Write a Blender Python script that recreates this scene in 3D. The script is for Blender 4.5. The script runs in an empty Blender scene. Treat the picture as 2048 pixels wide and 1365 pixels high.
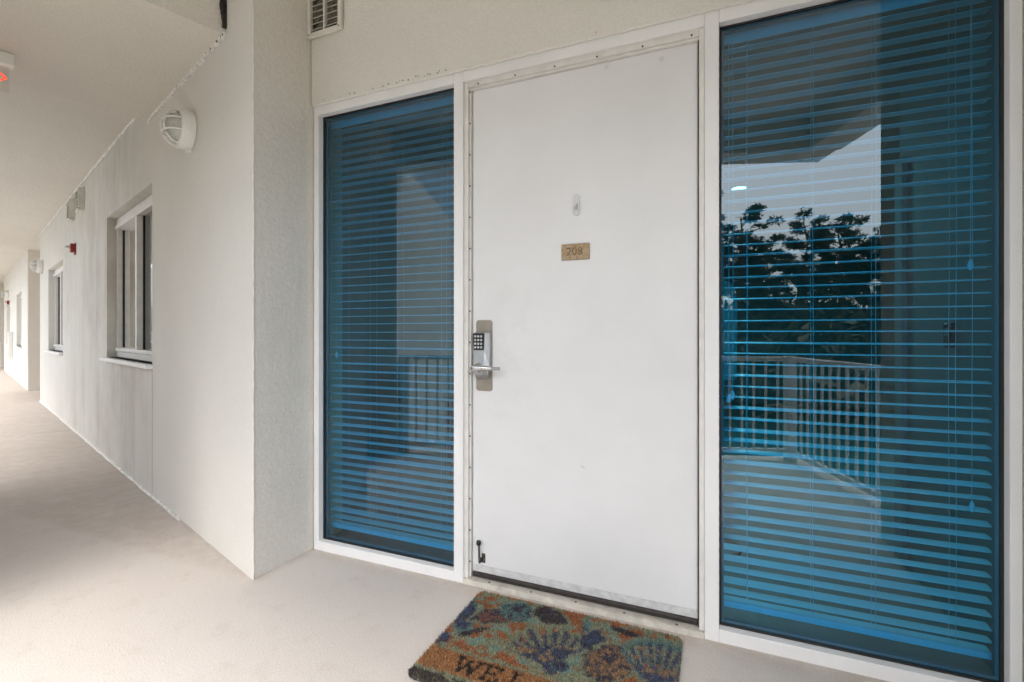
import bpy, bmesh, math, random
import numpy as np
from mathutils import Vector, Matrix
random.seed(7)
rng = np.random.default_rng(11)
S = bpy.context.scene
C = S.collection
R = math.radians

# ------------------------------------------------------------------ camera, sky, sun, exposure
TH = R(22.933)
cam = bpy.data.cameras.new('camera')
cam.sensor_width = 36.0
cam.lens = 960 / 2048 * 36
cam.shift_y = -15.5 / 2048
cam.clip_start = 0.02
cam.clip_end = 2000
co = bpy.data.objects.new('camera', cam)
C.objects.link(co)
co.location = (0, 0, 1.262)
co.rotation_euler = (R(90), 0, TH)
S.camera = co

SUN_EL, SUN_AZ = R(60), R(185)          # azimuth the light comes from, from +Y clockwise
W = bpy.data.worlds.new('World')
S.world = W
W.use_nodes = True
nt = W.node_tree
bg = nt.nodes['Background']
sky = nt.nodes.new('ShaderNodeTexSky')
sky.sky_type = 'NISHITA'
sky.sun_disc = False
sky.sun_elevation = SUN_EL
sky.sun_rotation = SUN_AZ
sky.air_density = 1.0
sky.dust_density = 3.0
sky.ozone_density = 1.0
hs = nt.nodes.new('ShaderNodeHueSaturation')
hs.inputs['Saturation'].default_value = 0.4
nt.links.new(sky.outputs[0], hs.inputs['Color'])
nt.links.new(hs.outputs[0], bg.inputs[0])
bg.inputs[1].default_value = 0.15

sl = bpy.data.lights.new('sun', 'SUN')
sl.energy = 0.6
sl.angle = R(30)
sl.color = (1.0, 0.96, 0.915)
so = bpy.data.objects.new('sun', sl)
C.objects.link(so)
sdir = Vector((math.sin(SUN_AZ) * math.cos(SUN_EL), math.cos(SUN_AZ) * math.cos(SUN_EL), math.sin(SUN_EL)))
so.rotation_euler = sdir.to_track_quat('Z', 'Y').to_euler()

S.view_settings.view_transform = 'Standard'
S.view_settings.look = 'None'
S.view_settings.exposure = 2.14
S.view_settings.gamma = 1
S.render.engine = 'CYCLES'
S.cycles.max_bounces = 10
S.cycles.diffuse_bounces = 8
S.cycles.transparent_max_bounces = 24

# ------------------------------------------------------------------ helpers
def lin(r, g, b):
    f = lambda c: (c / 255 / 12.92) if c / 255 <= 0.04045 else ((c / 255 + 0.055) / 1.055) ** 2.4
    return (f(r), f(g), f(b))

class MB:
    """collects shapes, then builds one mesh object"""
    def __init__(self):
        self.bm = bmesh.new()
    def box(self, x0, x1, y0, y1, z0, z1, bev=0.0, seg=1):
        vs = [self.bm.verts.new(p) for p in ((x0, y0, z0), (x1, y0, z0), (x1, y1, z0), (x0, y1, z0),
                                             (x0, y0, z1), (x1, y0, z1), (x1, y1, z1), (x0, y1, z1))]
        fs = [self.bm.faces.new([vs[i] for i in q]) for q in
              ((3, 2, 1, 0), (4, 5, 6, 7), (0, 1, 5, 4), (1, 2, 6, 5), (2, 3, 7, 6), (3, 0, 4, 7))]
        if bev > 0:
            es = list({e for f in fs for e in f.edges})
            bmesh.ops.bevel(self.bm, geom=es, offset=bev, segments=seg, affect='EDGES', profile=0.5)
        return self
    def poly(self, pts):
        self.bm.faces.new([self.bm.verts.new(p) for p in pts])
        return self
    def prism(self, pts, z0, z1):
        """vertical prism over a counter-clockwise xy outline"""
        a = [self.bm.verts.new((p[0], p[1], z0)) for p in pts]
        b = [self.bm.verts.new((p[0], p[1], z1)) for p in pts]
        n = len(pts)
        self.bm.faces.new(a[::-1]); self.bm.faces.new(b)
        for i in range(n):
            j = (i + 1) % n
            self.bm.faces.new((a[i], a[j], b[j], b[i]))
        return self
    def plate(self, pts, y0, y1):
        """extrude an xz outline from y0 (front) to y1"""
        a = [self.bm.verts.new((p[0], y0, p[1])) for p in pts]
        b = [self.bm.verts.new((p[0], y1, p[1])) for p in pts]
        n = len(pts)
        self.bm.faces.new(a); self.bm.faces.new(b[::-1])
        for i in range(n):
            j = (i + 1) % n
            self.bm.faces.new((a[j], a[i], b[i], b[j]))
        bmesh.ops.recalc_face_normals(self.bm, faces=self.bm.faces)
        return self
    def tube(self, pts, r, n=8, closed=False, r_end=None):
        pts = [Vector(p) for p in pts]
        m = len(pts)
        rings = []
        for i, p in enumerate(pts):
            if closed:
                t = pts[(i + 1) % m] - pts[(i - 1) % m]
            else:
                t = pts[min(i + 1, m - 1)] - pts[max(i - 1, 0)]
            t.normalize()
            up = Vector((0, 0, 1)) if abs(t.z) < 0.9 else Vector((0, 1, 0))
            u = t.cross(up).normalized(); v = t.cross(u)
            rr = r if r_end is None else r + (r_end - r) * i / (m - 1)
            rings.append([self.bm.verts.new(p + (u * math.cos(k * 2 * math.pi / n) + v * math.sin(k * 2 * math.pi / n)) * rr) for k in range(n)])
        for i in range(m if closed else m - 1):
            A, B = rings[i], rings[(i + 1) % m]
            for k in range(n):
                self.bm.faces.new((A[k], A[(k + 1) % n], B[(k + 1) % n], B[k]))
        if not closed:
            self.bm.faces.new(rings[0][::-1]); self.bm.faces.new(rings[-1])
        bmesh.ops.recalc_face_normals(self.bm, faces=self.bm.faces)
        return self
    def lathe(self, prof, axis='y', n=24, center=(0, 0, 0)):
        """prof: list of (radius, height along axis)"""
        rings = []
        for r, h in prof:
            ring = []
            for k in range(n):
                a = k * 2 * math.pi / n
                if axis == 'y':
                    p = (center[0] + r * math.cos(a), center[1] + h, center[2] + r * math.sin(a))
                else:
                    p = (center[0] + r * math.cos(a), center[1] + r * math.sin(a), center[2] + h)
                ring.append(self.bm.verts.new(p))
            rings.append(ring)
        for A, B in zip(rings, rings[1:]):
            for k in range(n):
                self.bm.faces.new((A[k], A[(k + 1) % n], B[(k + 1) % n], B[k]))
        self.bm.faces.new(rings[0][::-1]); self.bm.faces.new(rings[-1])
        bmesh.ops.recalc_face_normals(self.bm, faces=self.bm.faces)
        return self
    def mesh(self, name, m, smooth=False):
        bmesh.ops.recalc_face_normals(self.bm, faces=self.bm.faces)
        me = bpy.data.meshes.new(name)
        self.bm.to_mesh(me); self.bm.free()
        if m: me.materials.append(m)
        if smooth:
            me.polygons.foreach_set('use_smooth', [True] * len(me.polygons))
            try: me.set_sharp_from_angle(angle=R(35))
            except Exception: pass
        return me
    def build(self, name, m, parent=None, smooth=False):
        return link(name, self.mesh(name, m, smooth), parent)

def link(name, me, parent=None):
    o = bpy.data.objects.new(name, me)
    C.objects.link(o)
    if parent: o.parent = parent
    return o

def tag(o, label, cat, group=None):
    o['label'] = label; o['category'] = cat
    if group: o['group'] = group
    return o

def thing(name, label, cat, loc=(0, 0, 0), rz=0.0, group=None):
    o = bpy.data.objects.new(name, None)
    C.objects.link(o)
    o.empty_display_size = 0.1
    o.location = loc; o.rotation_euler = (0, 0, rz)
    return tag(o, label, cat, group)

def struct(o):
    o['kind'] = 'structure'
    return o

def dup(o, loc, rz, label, group=None, scale=None):
    r = o.copy(); C.objects.link(r)
    r.location = loc; r.rotation_euler = (0, 0, rz)
    if scale: r.scale = (scale, scale, scale)
    r['label'] = label
    if group: r['group'] = group
    for ch in o.children:
        c = ch.copy(); C.objects.link(c); c.parent = r
        for g in ch.children:
            e = g.copy(); C.objects.link(e); e.parent = c
    return r

# ------------------------------------------------------------------ materials
class NT:
    def __init__(self, name):
        self.m = bpy.data.materials.new(name); self.m.use_nodes = True
        self.t = self.m.node_tree; self.n = self.t.nodes
        self.b = self.n['Principled BSDF']; self.out = self.n['Material Output']
    def a(self, typ, **kw):
        n = self.n.new('ShaderNode' + typ)
        for k, v in kw.items():
            if k in n.inputs: n.inputs[k].default_value = v
            else: setattr(n, k, v)
        return n
    def l(self, a, b): self.t.links.new(a, b)
    def noise(self, vec, scale, detail=3.0, rough=0.55):
        n = self.a('TexNoise'); n.inputs['Scale'].default_value = scale
        n.inputs['Detail'].default_value = detail; n.inputs['Roughness'].default_value = rough
        if vec is not None: self.l(vec, n.inputs['Vector'])
        return n.outputs['Fac']
    def ramp(self, fac, stops):
        r = self.a('ValToRGB'); e = r.color_ramp.elements
        while len(e) < len(stops): e.new(0.5)
        for q, (p, c) in zip(e, stops):
            q.position = p; q.color = (*c, 1) if len(c) == 3 else c
        self.l(fac, r.inputs[0]); return r.outputs[0]
    def maprange(self, v, a, b, c, d):
        m = self.a('MapRange'); m.inputs[1].default_value = a; m.inputs[2].default_value = b
        m.inputs[3].default_value = c; m.inputs[4].default_value = d
        m.interpolation_type = 'SMOOTHSTEP'
        self.l(v, m.inputs[0]); return m.outputs[0]
    def math(self, op, a, b):
        m = self.a('Math'); m.operation = op
        for i, v in enumerate((a, b)):
            if isinstance(v, (int, float)): m.inputs[i].default_value = v
            else: self.l(v, m.inputs[i])
        return m.outputs[0]
    def mix(self, fac, a, b, mode='MIX'):
        m = self.a('Mix'); m.data_type = 'RGBA'; m.blend_type = mode
        if isinstance(fac, (int, float)): m.inputs['Factor'].default_value = fac
        else: self.l(fac, m.inputs['Factor'])
        for s, v in (('A', a), ('B', b)):
            sock = [i for i in m.inputs if i.name == s and i.type == 'RGBA'][0]
            if isinstance(v, tuple): sock.default_value = (*v, 1)
            else: self.l(v, sock)
        return [o for o in m.outputs if o.type == 'RGBA'][0]
    def bump(self, h, strength, dist):
        b = self.a('Bump'); b.inputs['Strength'].default_value = strength; b.inputs['Distance'].default_value = dist
        self.l(h, b.inputs['Height']); self.l(b.outputs[0], self.b.inputs['Normal']); return b
    def coords(self, kind='Object'):
        if kind == 'World':
            return self.a('NewGeometry').outputs['Position']
        return self.a('TexCoord').outputs[kind]
    def scaled(self, vec, s):
        m = self.a('Mapping'); m.inputs['Scale'].default_value = s
        self.l(vec, m.inputs['Vector']); return m.outputs[0]

def plain(name, col, rough=0.5, metal=0.0, var=0.06, vscale=9.0, bump=0.0, bscale=200.0, spec=0.5):
    t = NT(name)
    v = t.coords('World')
    n = t.noise(v, vscale, 4)
    c2 = tuple(max(0, c * (1 - 2 * var)) for c in col)
    c1 = tuple(min(1, c * (1 + var)) for c in col)
    t.l(t.ramp(n, [(0.3, c2), (0.7, c1)]), t.b.inputs['Base Color'])
    t.b.inputs['Roughness'].default_value = rough
    t.b.inputs['Metallic'].default_value = metal
    t.b.inputs['Specular IOR Level'].default_value = spec
    rr = t.noise(v, vscale * 4, 3)
    t.l(t.maprange(rr, 0.3, 0.7, max(0, rough - 0.07), min(1, rough + 0.08)), t.b.inputs['Roughness'])
    if bump: t.bump(t.noise(v, bscale, 3), bump, 0.002)
    return t.m

def stucco(name, col, grain=85.0, strength=0.55, dirt=None, corridor=False):
    t = NT(name)
    v = t.coords('World')
    big = t.noise(v, 1.3, 5, 0.6)
    base = t.ramp(big, [(0.3, tuple(c * 0.94 for c in col)), (0.7, tuple(min(1, c * 1.03) for c in col))])
    fine = t.noise(v, grain * 1.1, 3, 0.65)
    base = t.mix(0.38, base, t.ramp(fine, [(0.25, tuple(c * 0.75 for c in col)), (0.7, tuple(min(1, c * 1.08) for c in col))]))
    if corridor:       # weathered, streaked older paint past the vertical joint
        o = t.coords('Object')
        sx = t.a('SeparateXYZ'); t.l(o, sx.inputs[0])
        st = t.math('ADD', t.math('MULTIPLY', t.noise(t.scaled(o, (3.4, 1, 0.5)), 1.3, 7, 0.7), 0.42), t.math('MULTIPLY', t.noise(t.scaled(o, (1, 1, 0.6)), 3.2, 9, 0.8), 0.58))
        on = t.math('MULTIPLY', t.maprange(sx.outputs[0], 1.6, 2.6, 0, 1), t.maprange(sx.outputs[0], 4.6, 9.2, 1, 0.12))
        sk = t.maprange(st, 0.38, 0.64, 0.3, 1.0)
        blot = t.maprange(t.noise(t.scaled(o, (0.9, 1, 0.5)), 1.1, 3), 0.35, 0.65, 0.5, 1)
        f = t.math('MULTIPLY', t.math('MULTIPLY', on, sk), blot)
        f = t.math('MULTIPLY', f, 0.62)
        base = t.mix(f, base, (0.38, 0.335, 0.265))
    t.l(base, t.b.inputs['Base Color'])
    t.b.inputs['Roughness'].default_value = 0.85
    t.b.inputs['Specular IOR Level'].default_value = 0.25
    h1 = t.noise(v, grain, 3, 0.6)
    h2 = t.noise(v, grain * 0.22, 2)
    t.bump(t.math('ADD', h1, t.math('MULTIPLY', h2, 0.5)), strength, 0.006)
    return t.m

M = {}
M['stucco'] = stucco('stucco_paint', (0.74, 0.715, 0.65), 95, 0.5)
M['stucco_return'] = stucco('stucco_coarse_paint', (0.73, 0.69, 0.625), 55, 0.7)
M['stucco_corr'] = stucco('stucco_corridor_paint', (0.74, 0.72, 0.67), 120, 0.35, corridor=True)
M['stucco_far'] = stucco('stucco_white_paint', (0.72, 0.70, 0.655), 60, 0.4)
M['stucco_wing'] = stucco('stucco_grey_paint', (0.60, 0.65, 0.70), 20, 0.5)
M['stucco_right'] = stucco('stucco_right_darkened', (0.40, 0.40, 0.35), 55, 0.7)  # right recess wall: shade put into the colour, so its mirror image stays dark
M['beam'] = stucco('beam_paint', (0.70, 0.665, 0.60), 60, 0.9)
M['ceil'] = stucco('ceiling_texture', (0.72, 0.685, 0.62), 60, 0.9)
M['frame'] = plain('white_aluminium_paint', (0.80, 0.79, 0.775), 0.38, var=0.025, vscale=5)
M['stop'] = plain('cream_frame_paint', (0.72, 0.70, 0.655), 0.45, var=0.05, vscale=14)
M['gasket'] = plain('black_rubber', (0.008, 0.009, 0.011), 0.55)
M['black'] = plain('black_plastic', (0.012, 0.012, 0.014), 0.4)
M['chrome'] = plain('satin_chrome', (0.40, 0.40, 0.395), 0.36, metal=0.9, var=0.07, vscale=25)
M['lever'] = plain('bright_chrome', (0.60, 0.60, 0.59), 0.26, metal=1.0, var=0.03)
M['bronze'] = plain('taupe_plate_paint', (0.30, 0.265, 0.215), 0.42, metal=0.35, var=0.06, vscale=40)
M['key'] = plain('silver_key', (0.72, 0.72, 0.70), 0.35, metal=0.5)
M['dark_metal'] = plain('dull_dark_metal', (0.17, 0.16, 0.14), 0.4, metal=0.8, var=0.2, vscale=60)
M['sweep'] = plain('brown_black_sweep', (0.035, 0.027, 0.023), 0.45, var=0.3, vscale=25)
M['alu'] = plain('grey_aluminium_strip', (0.66, 0.66, 0.65), 0.45, metal=0.1, var=0.1, vscale=30)
M['thresh'] = plain('beige_threshold_paint', (0.62, 0.585, 0.51), 0.5, var=0.12, vscale=22, bump=0.2)
M['screw'] = plain('dark_screw', (0.03, 0.025, 0.02), 0.5)
M['plastic'] = plain('white_plastic', (0.78, 0.77, 0.73), 0.4, var=0.04)
M['hook'] = plain('white_hook_plastic', (0.60, 0.60, 0.585), 0.25, var=0.03)
M['vent'] = plain('cream_vent_plastic', (0.70, 0.675, 0.60), 0.45, var=0.06)
M['vent_in'] = plain('dark_duct', (0.20, 0.17, 0.125), 0.9, var=0.5, vscale=35)
M['lens'] = plain('frosted_lens', (0.50, 0.50, 0.46), 0.25, var=0.05)
M['red'] = plain('red_alarm_plastic', (0.30, 0.02, 0.015), 0.4)
M['blind'] = plain('white_faux_wood', (0.92, 0.92, 0.92), 0.5, var=0.03)
M['cord'] = plain('white_cord', (0.85, 0.85, 0.85), 0.7)
M['caulk'] = plain('white_caulk', (0.74, 0.72, 0.67), 0.55, var=0.16, vscale=30, bump=0.5, bscale=60)
M['mould'] = plain('black_mould', (0.035, 0.028, 0.018), 0.95, var=0.5, vscale=40, bump=0.5)
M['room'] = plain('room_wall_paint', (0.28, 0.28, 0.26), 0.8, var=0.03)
M['room_floor'] = plain('room_floor_tile', (0.22, 0.20, 0.18), 0.5)
M['shade'] = plain('lamp_shade_linen', (0.75, 0.78, 0.72), 0.8)
M['wood'] = plain('dark_wood', (0.08, 0.05, 0.03), 0.5)
M['rail'] = plain('white_rail_paint', (0.74, 0.75, 0.76), 0.4, var=0.04)
M['bark'] = plain('pine_bark', (0.10, 0.075, 0.055), 0.9, var=0.3, vscale=6)
M['needles'] = plain('pine_needles', (0.085, 0.11, 0.06), 0.7, var=0.35, vscale=0.9)
M['bush'] = plain('bush_leaves', (0.07, 0.085, 0.045), 0.7, var=0.4, vscale=0.7)
M['bounce_concrete'] = plain('pale_bounce_concrete', (0.52, 0.50, 0.46), 0.9, var=0.1, vscale=0.8, bump=0.3, bscale=30)
M['ground'] = plain('grass_ground', (0.06, 0.065, 0.035), 0.95, var=0.3, vscale=0.4)

def door_mat():
    t = NT('white_door_paint')
    v = t.coords('World')
    n = t.noise(v, 2.2, 5, 0.6)
    base = t.ramp(n, [(0.3, (0.70, 0.695, 0.685)), (0.7, (0.755, 0.75, 0.74))])
    scuff = t.noise(t.scaled(v, (1, 1, 2.5)), 26, 8, 0.75)
    z = t.a('SeparateXYZ'); t.l(v, z.inputs[0])
    low = t.maprange(z.outputs[2], 0.05, 0.7, 1.0, 0.12)
    f = t.math('MULTIPLY', t.maprange(scuff, 0.64, 0.74, 0, 0.5), low)
    base = t.mix(f, base, (0.42, 0.40, 0.37))
    dx = t.math('SUBTRACT', z.outputs[0], -0.93); dz = t.math('SUBTRACT', z.outputs[2], 1.15)
    dd_ = t.math('ADD', t.math('MULTIPLY', dx, dx), t.math('MULTIPLY', t.math('MULTIPLY', dz, dz), 0.35))
    hand = t.math('MULTIPLY', t.maprange(dd_, 0.0, 0.07, 0.16, 0.0), t.maprange(t.noise(v, 11, 6, 0.7), 0.4, 0.7, 0, 1))
    base = t.mix(hand, base, (0.50, 0.475, 0.43))
    scr_ = t.noise(t.scaled(v, (9, 1, 90)), 1.0, 3, 0.5)
    base = t.mix(t.math('MULTIPLY', t.maprange(scr_, 0.745, 0.775, 0, 0.35), t.maprange(t.noise(v, 3, 2), 0.5, 0.6, 0, 1)), base, (0.5, 0.49, 0.47))
    t.l(base, t.b.inputs['Base Color'])
    t.b.inputs['Roughness'].default_value = 0.42
    t.bump(t.noise(v, 150, 3), 0.08, 0.002)
    return t.m
M['door'] = door_mat()

def floor_mat():
    t = NT('textured_floor_coating')
    o = t.coords('Object')
    sx = t.a('SeparateXYZ'); t.l(o, sx.inputs[0])
    big = t.noise(o, 0.9, 6, 0.6)
    base = t.ramp(big, [(0.3, (0.57, 0.515, 0.465)), (0.7, (0.635, 0.585, 0.54))])
    med = t.noise(o, 7, 5, 0.65)
    base = t.mix(t.maprange(med, 0.5, 0.75, 0, 0.5), base, (0.42, 0.355, 0.29))
    # foot-worn dirt along the walkway
    st = t.noise(t.scaled(o, (3.2, 0.55, 1)), 1.2, 6, 0.6)
    on = t.math('MULTIPLY', t.maprange(sx.outputs[0], 1.0, 3.2, 0, 1), t.maprange(sx.outputs[0], 5, 12, 1, 0.35))
    f = t.math('MULTIPLY', on, t.maprange(st, 0.3, 0.7, 0.1, 0.6))
    base = t.mix(f, base, (0.40, 0.33, 0.265))
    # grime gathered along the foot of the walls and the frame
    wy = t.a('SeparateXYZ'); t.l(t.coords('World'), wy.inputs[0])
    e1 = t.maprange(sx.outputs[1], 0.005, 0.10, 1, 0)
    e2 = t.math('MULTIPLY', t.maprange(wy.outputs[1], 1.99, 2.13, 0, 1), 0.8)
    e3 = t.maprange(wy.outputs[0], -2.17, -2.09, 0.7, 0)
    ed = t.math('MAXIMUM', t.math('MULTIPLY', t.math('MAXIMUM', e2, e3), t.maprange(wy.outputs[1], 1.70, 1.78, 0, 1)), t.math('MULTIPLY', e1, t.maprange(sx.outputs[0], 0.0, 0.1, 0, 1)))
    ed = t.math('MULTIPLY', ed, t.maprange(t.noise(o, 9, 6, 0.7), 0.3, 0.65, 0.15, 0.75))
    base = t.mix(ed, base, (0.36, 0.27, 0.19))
    fine = t.noise(o, 150, 4, 0.75)
    base = t.mix(0.4, base, t.ramp(fine, [(0.3, (0.33, 0.29, 0.26)), (0.65, (0.66, 0.62, 0.585))]))
    t.l(base, t.b.inputs['Base Color'])
    t.b.inputs['Roughness'].default_value = 0.75
    t.b.inputs['Specular IOR Level'].default_value = 0.3
    t.bump(t.noise(o, 150, 4, 0.75), 0.55, 0.005)
    return t.m
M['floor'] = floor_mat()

def glass(name, tint, ior, refl=(1, 1, 1)):
    t = NT(name)
    t.n.remove(t.b)
    tr = t.a('BsdfTransparent'); tr.inputs[0].default_value = (*tint, 1)
    gl = t.a('BsdfGlossy'); gl.inputs['Roughness'].default_value = 0.0; gl.inputs['Color'].default_value = (*refl, 1)
    fr = t.a('Fresnel'); fr.inputs['IOR'].default_value = ior
    mx = t.a('MixShader')
    # slight waviness of a big pane
    nz = t.noise(t.coords('World'), 2.0, 1)
    b = t.a('Bump'); b.inputs['Strength'].default_value = 0.02; b.inputs['Distance'].default_value = 0.01
    t.l(nz, b.inputs['Height']); t.l(b.outputs[0], gl.inputs['Normal'])
    t.l(fr.outputs[0], mx.inputs[0]); t.l(tr.outputs[0], mx.inputs[1]); t.l(gl.outputs[0], mx.inputs[2])
    t.l(mx.outputs[0], t.out.inputs[0])
    return t.m
M['blue_glass'] = glass('blue_tinted_glass', (0.10, 0.68, 1.0), 1.80, (0.88, 0.97, 1.0))
M['clear_glass'] = glass('grey_tinted_glass', (0.45, 0.47, 0.48), 2.1)
M['acrylic'] = glass('clear_acrylic', (0.90, 0.86, 0.85), 1.45)

def emit(name, col, s):
    t = NT(name); t.b.inputs['Base Color'].default_value = (*col, 1)
    t.b.inputs['Emission Color'].default_value = (*col, 1); t.b.inputs['Emission Strength'].default_value = s
    return t.m
M['downlight'] = emit('lit_downlight', (1.0, 0.9, 0.75), 2.2)
ROOM_W = 9.0
M['exit_red'] = emit('lit_exit_red', (1.0, 0.05, 0.02), 0.5)

def stone():
    t = NT('number_plate_stone')
    v = t.coords('World')
    n = t.noise(v, 55, 4, 0.7)
    t.l(t.ramp(n, [(0.3, (0.19, 0.11, 0.055)), (0.45, (0.36, 0.23, 0.11)), (0.55, (0.38, 0.30, 0.18)), (0.7, (0.35, 0.265, 0.22))]), t.b.inputs['Base Color'])
    t.b.inputs['Roughness'].default_value = 0.5
    return t.m
M['stone'] = stone()
M['stone_ink'] = plain('number_engraving', (0.17, 0.11, 0.055), 0.7, var=0.4, vscale=90)

def vcol(name, rough=0.95):
    t = NT(name)
    a = t.a('VertexColor'); a.layer_name = 'col'
    t.l(a.outputs[0], t.b.inputs['Base Color'])
    t.b.inputs['Roughness'].default_value = rough
    t.b.inputs['Specular IOR Level'].default_value = 0.15
    return t.m
M['coir'] = vcol('coir_fibre')

# ------------------------------------------------------------------ layout numbers
AW = Vector((-2.176, 1.743, 0))                       # outer corner of the recess, start of the corridor wall
ang = R(18.05)
D = Vector((-math.cos(ang), math.sin(ang), 0))        # along the corridor wall, away from the door
N = Vector((-D.y, D.x, 0))                            # out of the corridor wall
RZ = math.atan2(D.y, D.x)
def wp(s, off, z=0.0):
    return AW + D * s + N * off + Vector((0, 0, z))
YF = 2.135      # face of the door and window frame
YW = 2.118      # stucco face above the frame
YG = 2.180      # glass
YD = 2.170      # door face
XL, XR = -2.166, 0.945
ZB = 2.94       # underside of beams
ZC = 3.09       # corridor ceiling
ZA = 3.32       # ceiling in front of the door
RAILOFF = 1.83  # railing line, out from corridor wall
S_POST = ((Vector((0.711, -1.03, 0)) - AW).dot(D))
S_R = ((Vector((XR, 0, 0)) - AW).x / D.x)             # s where the wall line meets the right side of the recess
S_END = S_POST - 0.02

# ------------------------------------------------------------------ structure: floor, ceilings, ground
def in_w(o):
    o.location = AW; o.rotation_euler = (0, 0, RZ); return o

mb = MB()
# walkway slab (wall frame coordinates: s, off); the recess floor is the same sheet
mb.prism([(S_END - 0.12, -1.6), (S_END - 0.12, RAILOFF + 0.15), (30, RAILOFF + 0.15), (30, -2.5)][::-1], -0.25, 0.0)
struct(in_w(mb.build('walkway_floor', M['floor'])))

# ceiling over the walkway in front of the door
mb = MB().prism([(S_END - 0.30, -1.6), (S_END - 0.30, RAILOFF + 0.12), (0.376, RAILOFF + 0.12), (0.376, -1.6)][::-1], ZA, ZA + 0.2)
struct(in_w(mb.build('ceiling', M['ceil'])))
mb = MB().prism([(2.063, -2.5), (2.063, RAILOFF + 0.3), (30, RAILOFF + 0.3), (30, -2.5)][::-1], ZC, ZC + 0.43)
struct(in_w(mb.build('corridor_ceiling', M['ceil'])))

def beam(name, label, pts, z0, z1, m='beam'):
    o = in_w(MB().prism(pts, z0, z1).build(name, M[m]))
    return tag(o, label, 'beam')
cross = beam('ceiling_beam', 'wide dropped beige beam crossing the walkway above the round wall light',
     [(0.376, 0.003), (2.063, 0.003), (2.063, RAILOFF + 0.3), (0.376, RAILOFF + 0.3)], ZB, ZA + 0.15)
beam('edge_beam', 'long beam along the open edge of the walkway above the railing',
     [(S_END - 0.30, RAILOFF - 0.22), (0.376, RAILOFF - 0.22), (0.376, RAILOFF + 0.10), (S_END - 0.30, RAILOFF + 0.10)], 2.99, ZA + 0.1)
beam('edge_beam', 'short beam over the end railing of the walkway beside the door recess',
     [(S_END - 0.33, -0.1), (S_END - 0.04, -0.1), (S_END - 0.04, RAILOFF - 0.225), (S_END - 0.33, RAILOFF - 0.225)], 2.99, ZA + 0.1)

g = MB().box(-300, 300, -400, 300, -3.6, -3.2).build('ground', M['ground'])
struct(g)
struct(MB().box(-60, 14, -11.5, 1.2, -3.3, -3.19).build('bounce_pavement', M['bounce_concrete']))  # unseen pale slab, added to bounce light up to the ceilings

# ------------------------------------------------------------------ walls
def wall_mesh(s0, s1, z0, z1, th, openings, name, m, mitre=0.0):
    """front at off=0, back at off=-th, with rectangular openings cut through"""
    mb = MB(); bm = mb.bm
    ss = sorted({s0, s1, *[q for o in openings for q in o[:2]]})
    zs = sorted({z0, z1, *[q for o in openings for q in o[2:]]})
    def hole(a, b, c, d):
        return any(o[0] - 1e-6 <= a and b <= o[1] + 1e-6 and o[2] - 1e-6 <= c and d <= o[3] + 1e-6 for o in openings)
    for a, b in zip(ss, ss[1:]):
        for c, d in zip(zs, zs[1:]):
            if hole(a, b, c, d): continue
            for y, fl in ((0, 1), (-th, -1)):
                p = [(a, y, c), (b, y, c), (b, y, d), (a, y, d)]
                mb.poly(p[::fl])
    for o in openings:
        a, b, c, d = o
        mb.poly([(a, 0, c), (a, -th, c), (a, -th, d), (a, 0, d)])
        mb.poly([(b, 0, c), (b, 0, d), (b, -th, d), (b, -th, c)])
        mb.poly([(a, 0, c), (b, 0, c), (b, -th, c), (a, -th, c)])
        mb.poly([(a, 0, d), (a, -th, d), (b, -th, d), (b, 0, d)])
    for q in (s0, s1):
        mb.poly([(q, 0, z0), (q, -th, z0), (q, -th, z1), (q, 0, z1)])
    mb.poly([(s0, 0, z1), (s1, 0, z1), (s1, -th, z1), (s0, -th, z1)])
    bmesh.ops.remove_doubles(bm, verts=bm.verts, dist=1e-5)
    for v in bm.verts:
        if v.co.x < s0 + 1e-4 and v.co.y < -0.01: v.co.x += mitre
    return mb.build(name, m)

W1 = (1.95, 3.70, 1.02, 2.435)
W2 = (6.88, 8.60, 0.98, 2.335)
W3 = (13.95, 15.5, 0.93, 2.28)
W4 = (18.0, 19.6, 0.93, 2.25)
S_W1, S_W2a, S_W2b = 9.88, 12.45, 20.9

o = in_w(wall_mesh(0.0, S_W1, -0.02, ZA + 0.12, 0.16, [W1, W2], 'corridor_wall', M['stucco_corr'], 0.07))
tag(o, 'long white stucco corridor wall with two sliding windows and grey streaks', 'wall')
o = in_w(wall_mesh(S_W2a, S_W2b, -0.02, ZC + 0.05, 0.16, [W3, W4], 'corridor_wall', M['stucco_far']))
tag(o, 'far white corridor wall beyond the next recess at the left edge', 'wall')
o = in_w(wall_mesh(23.2, 29.5, -0.02, ZC + 0.05, 0.16, [], 'corridor_wall', M['stucco_far']))
tag(o, 'farthest sliver of corridor wall at the left edge of the picture', 'wall')

def recess_sides(sa, sb, depth, lab):
    t = thing('recess_wall', lab, 'wall', AW, RZ)
    MB().box(sa - 0.16, sa - 0.003, -depth, -0.163, -0.02, ZC + 0.04).build('side_wall', M['stucco_return'], t)
    MB().box(sb + 0.003, sb + 0.16, -depth, -0.003, -0.02, ZC + 0.045).build('side_wall', M['stucco_return'], t)
    MB().box(sa, sb, -depth - 0.15, -depth - 0.003, -0.02, ZC + 0.04).build('back_wall', M['stucco_return'], t)
    return t
recess_sides(S_W1, S_W2a - 0.165, 1.2, 'shaded grey stucco recess between the two corridor walls')
recess_sides(S_W2b, 23.2 - 0.165, 1.2, 'shaded far recess wall at the very left edge')

# left side of the door recess
mb = MB()
mb.prism([(-2.19, AW.y + 0.035), (-2.1755, AW.y + 0.001), (XL, YW + 0.25), (XL - 0.16, YW + 0.25), (XL - 0.16, AW.y + 0.3)], -0.02, ZA + 0.12)
o = mb.build('recess_side_wall', M['stucco_return'])
tag(o, 'short coarse stucco wall between the corridor wall and the left window', 'wall')
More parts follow.
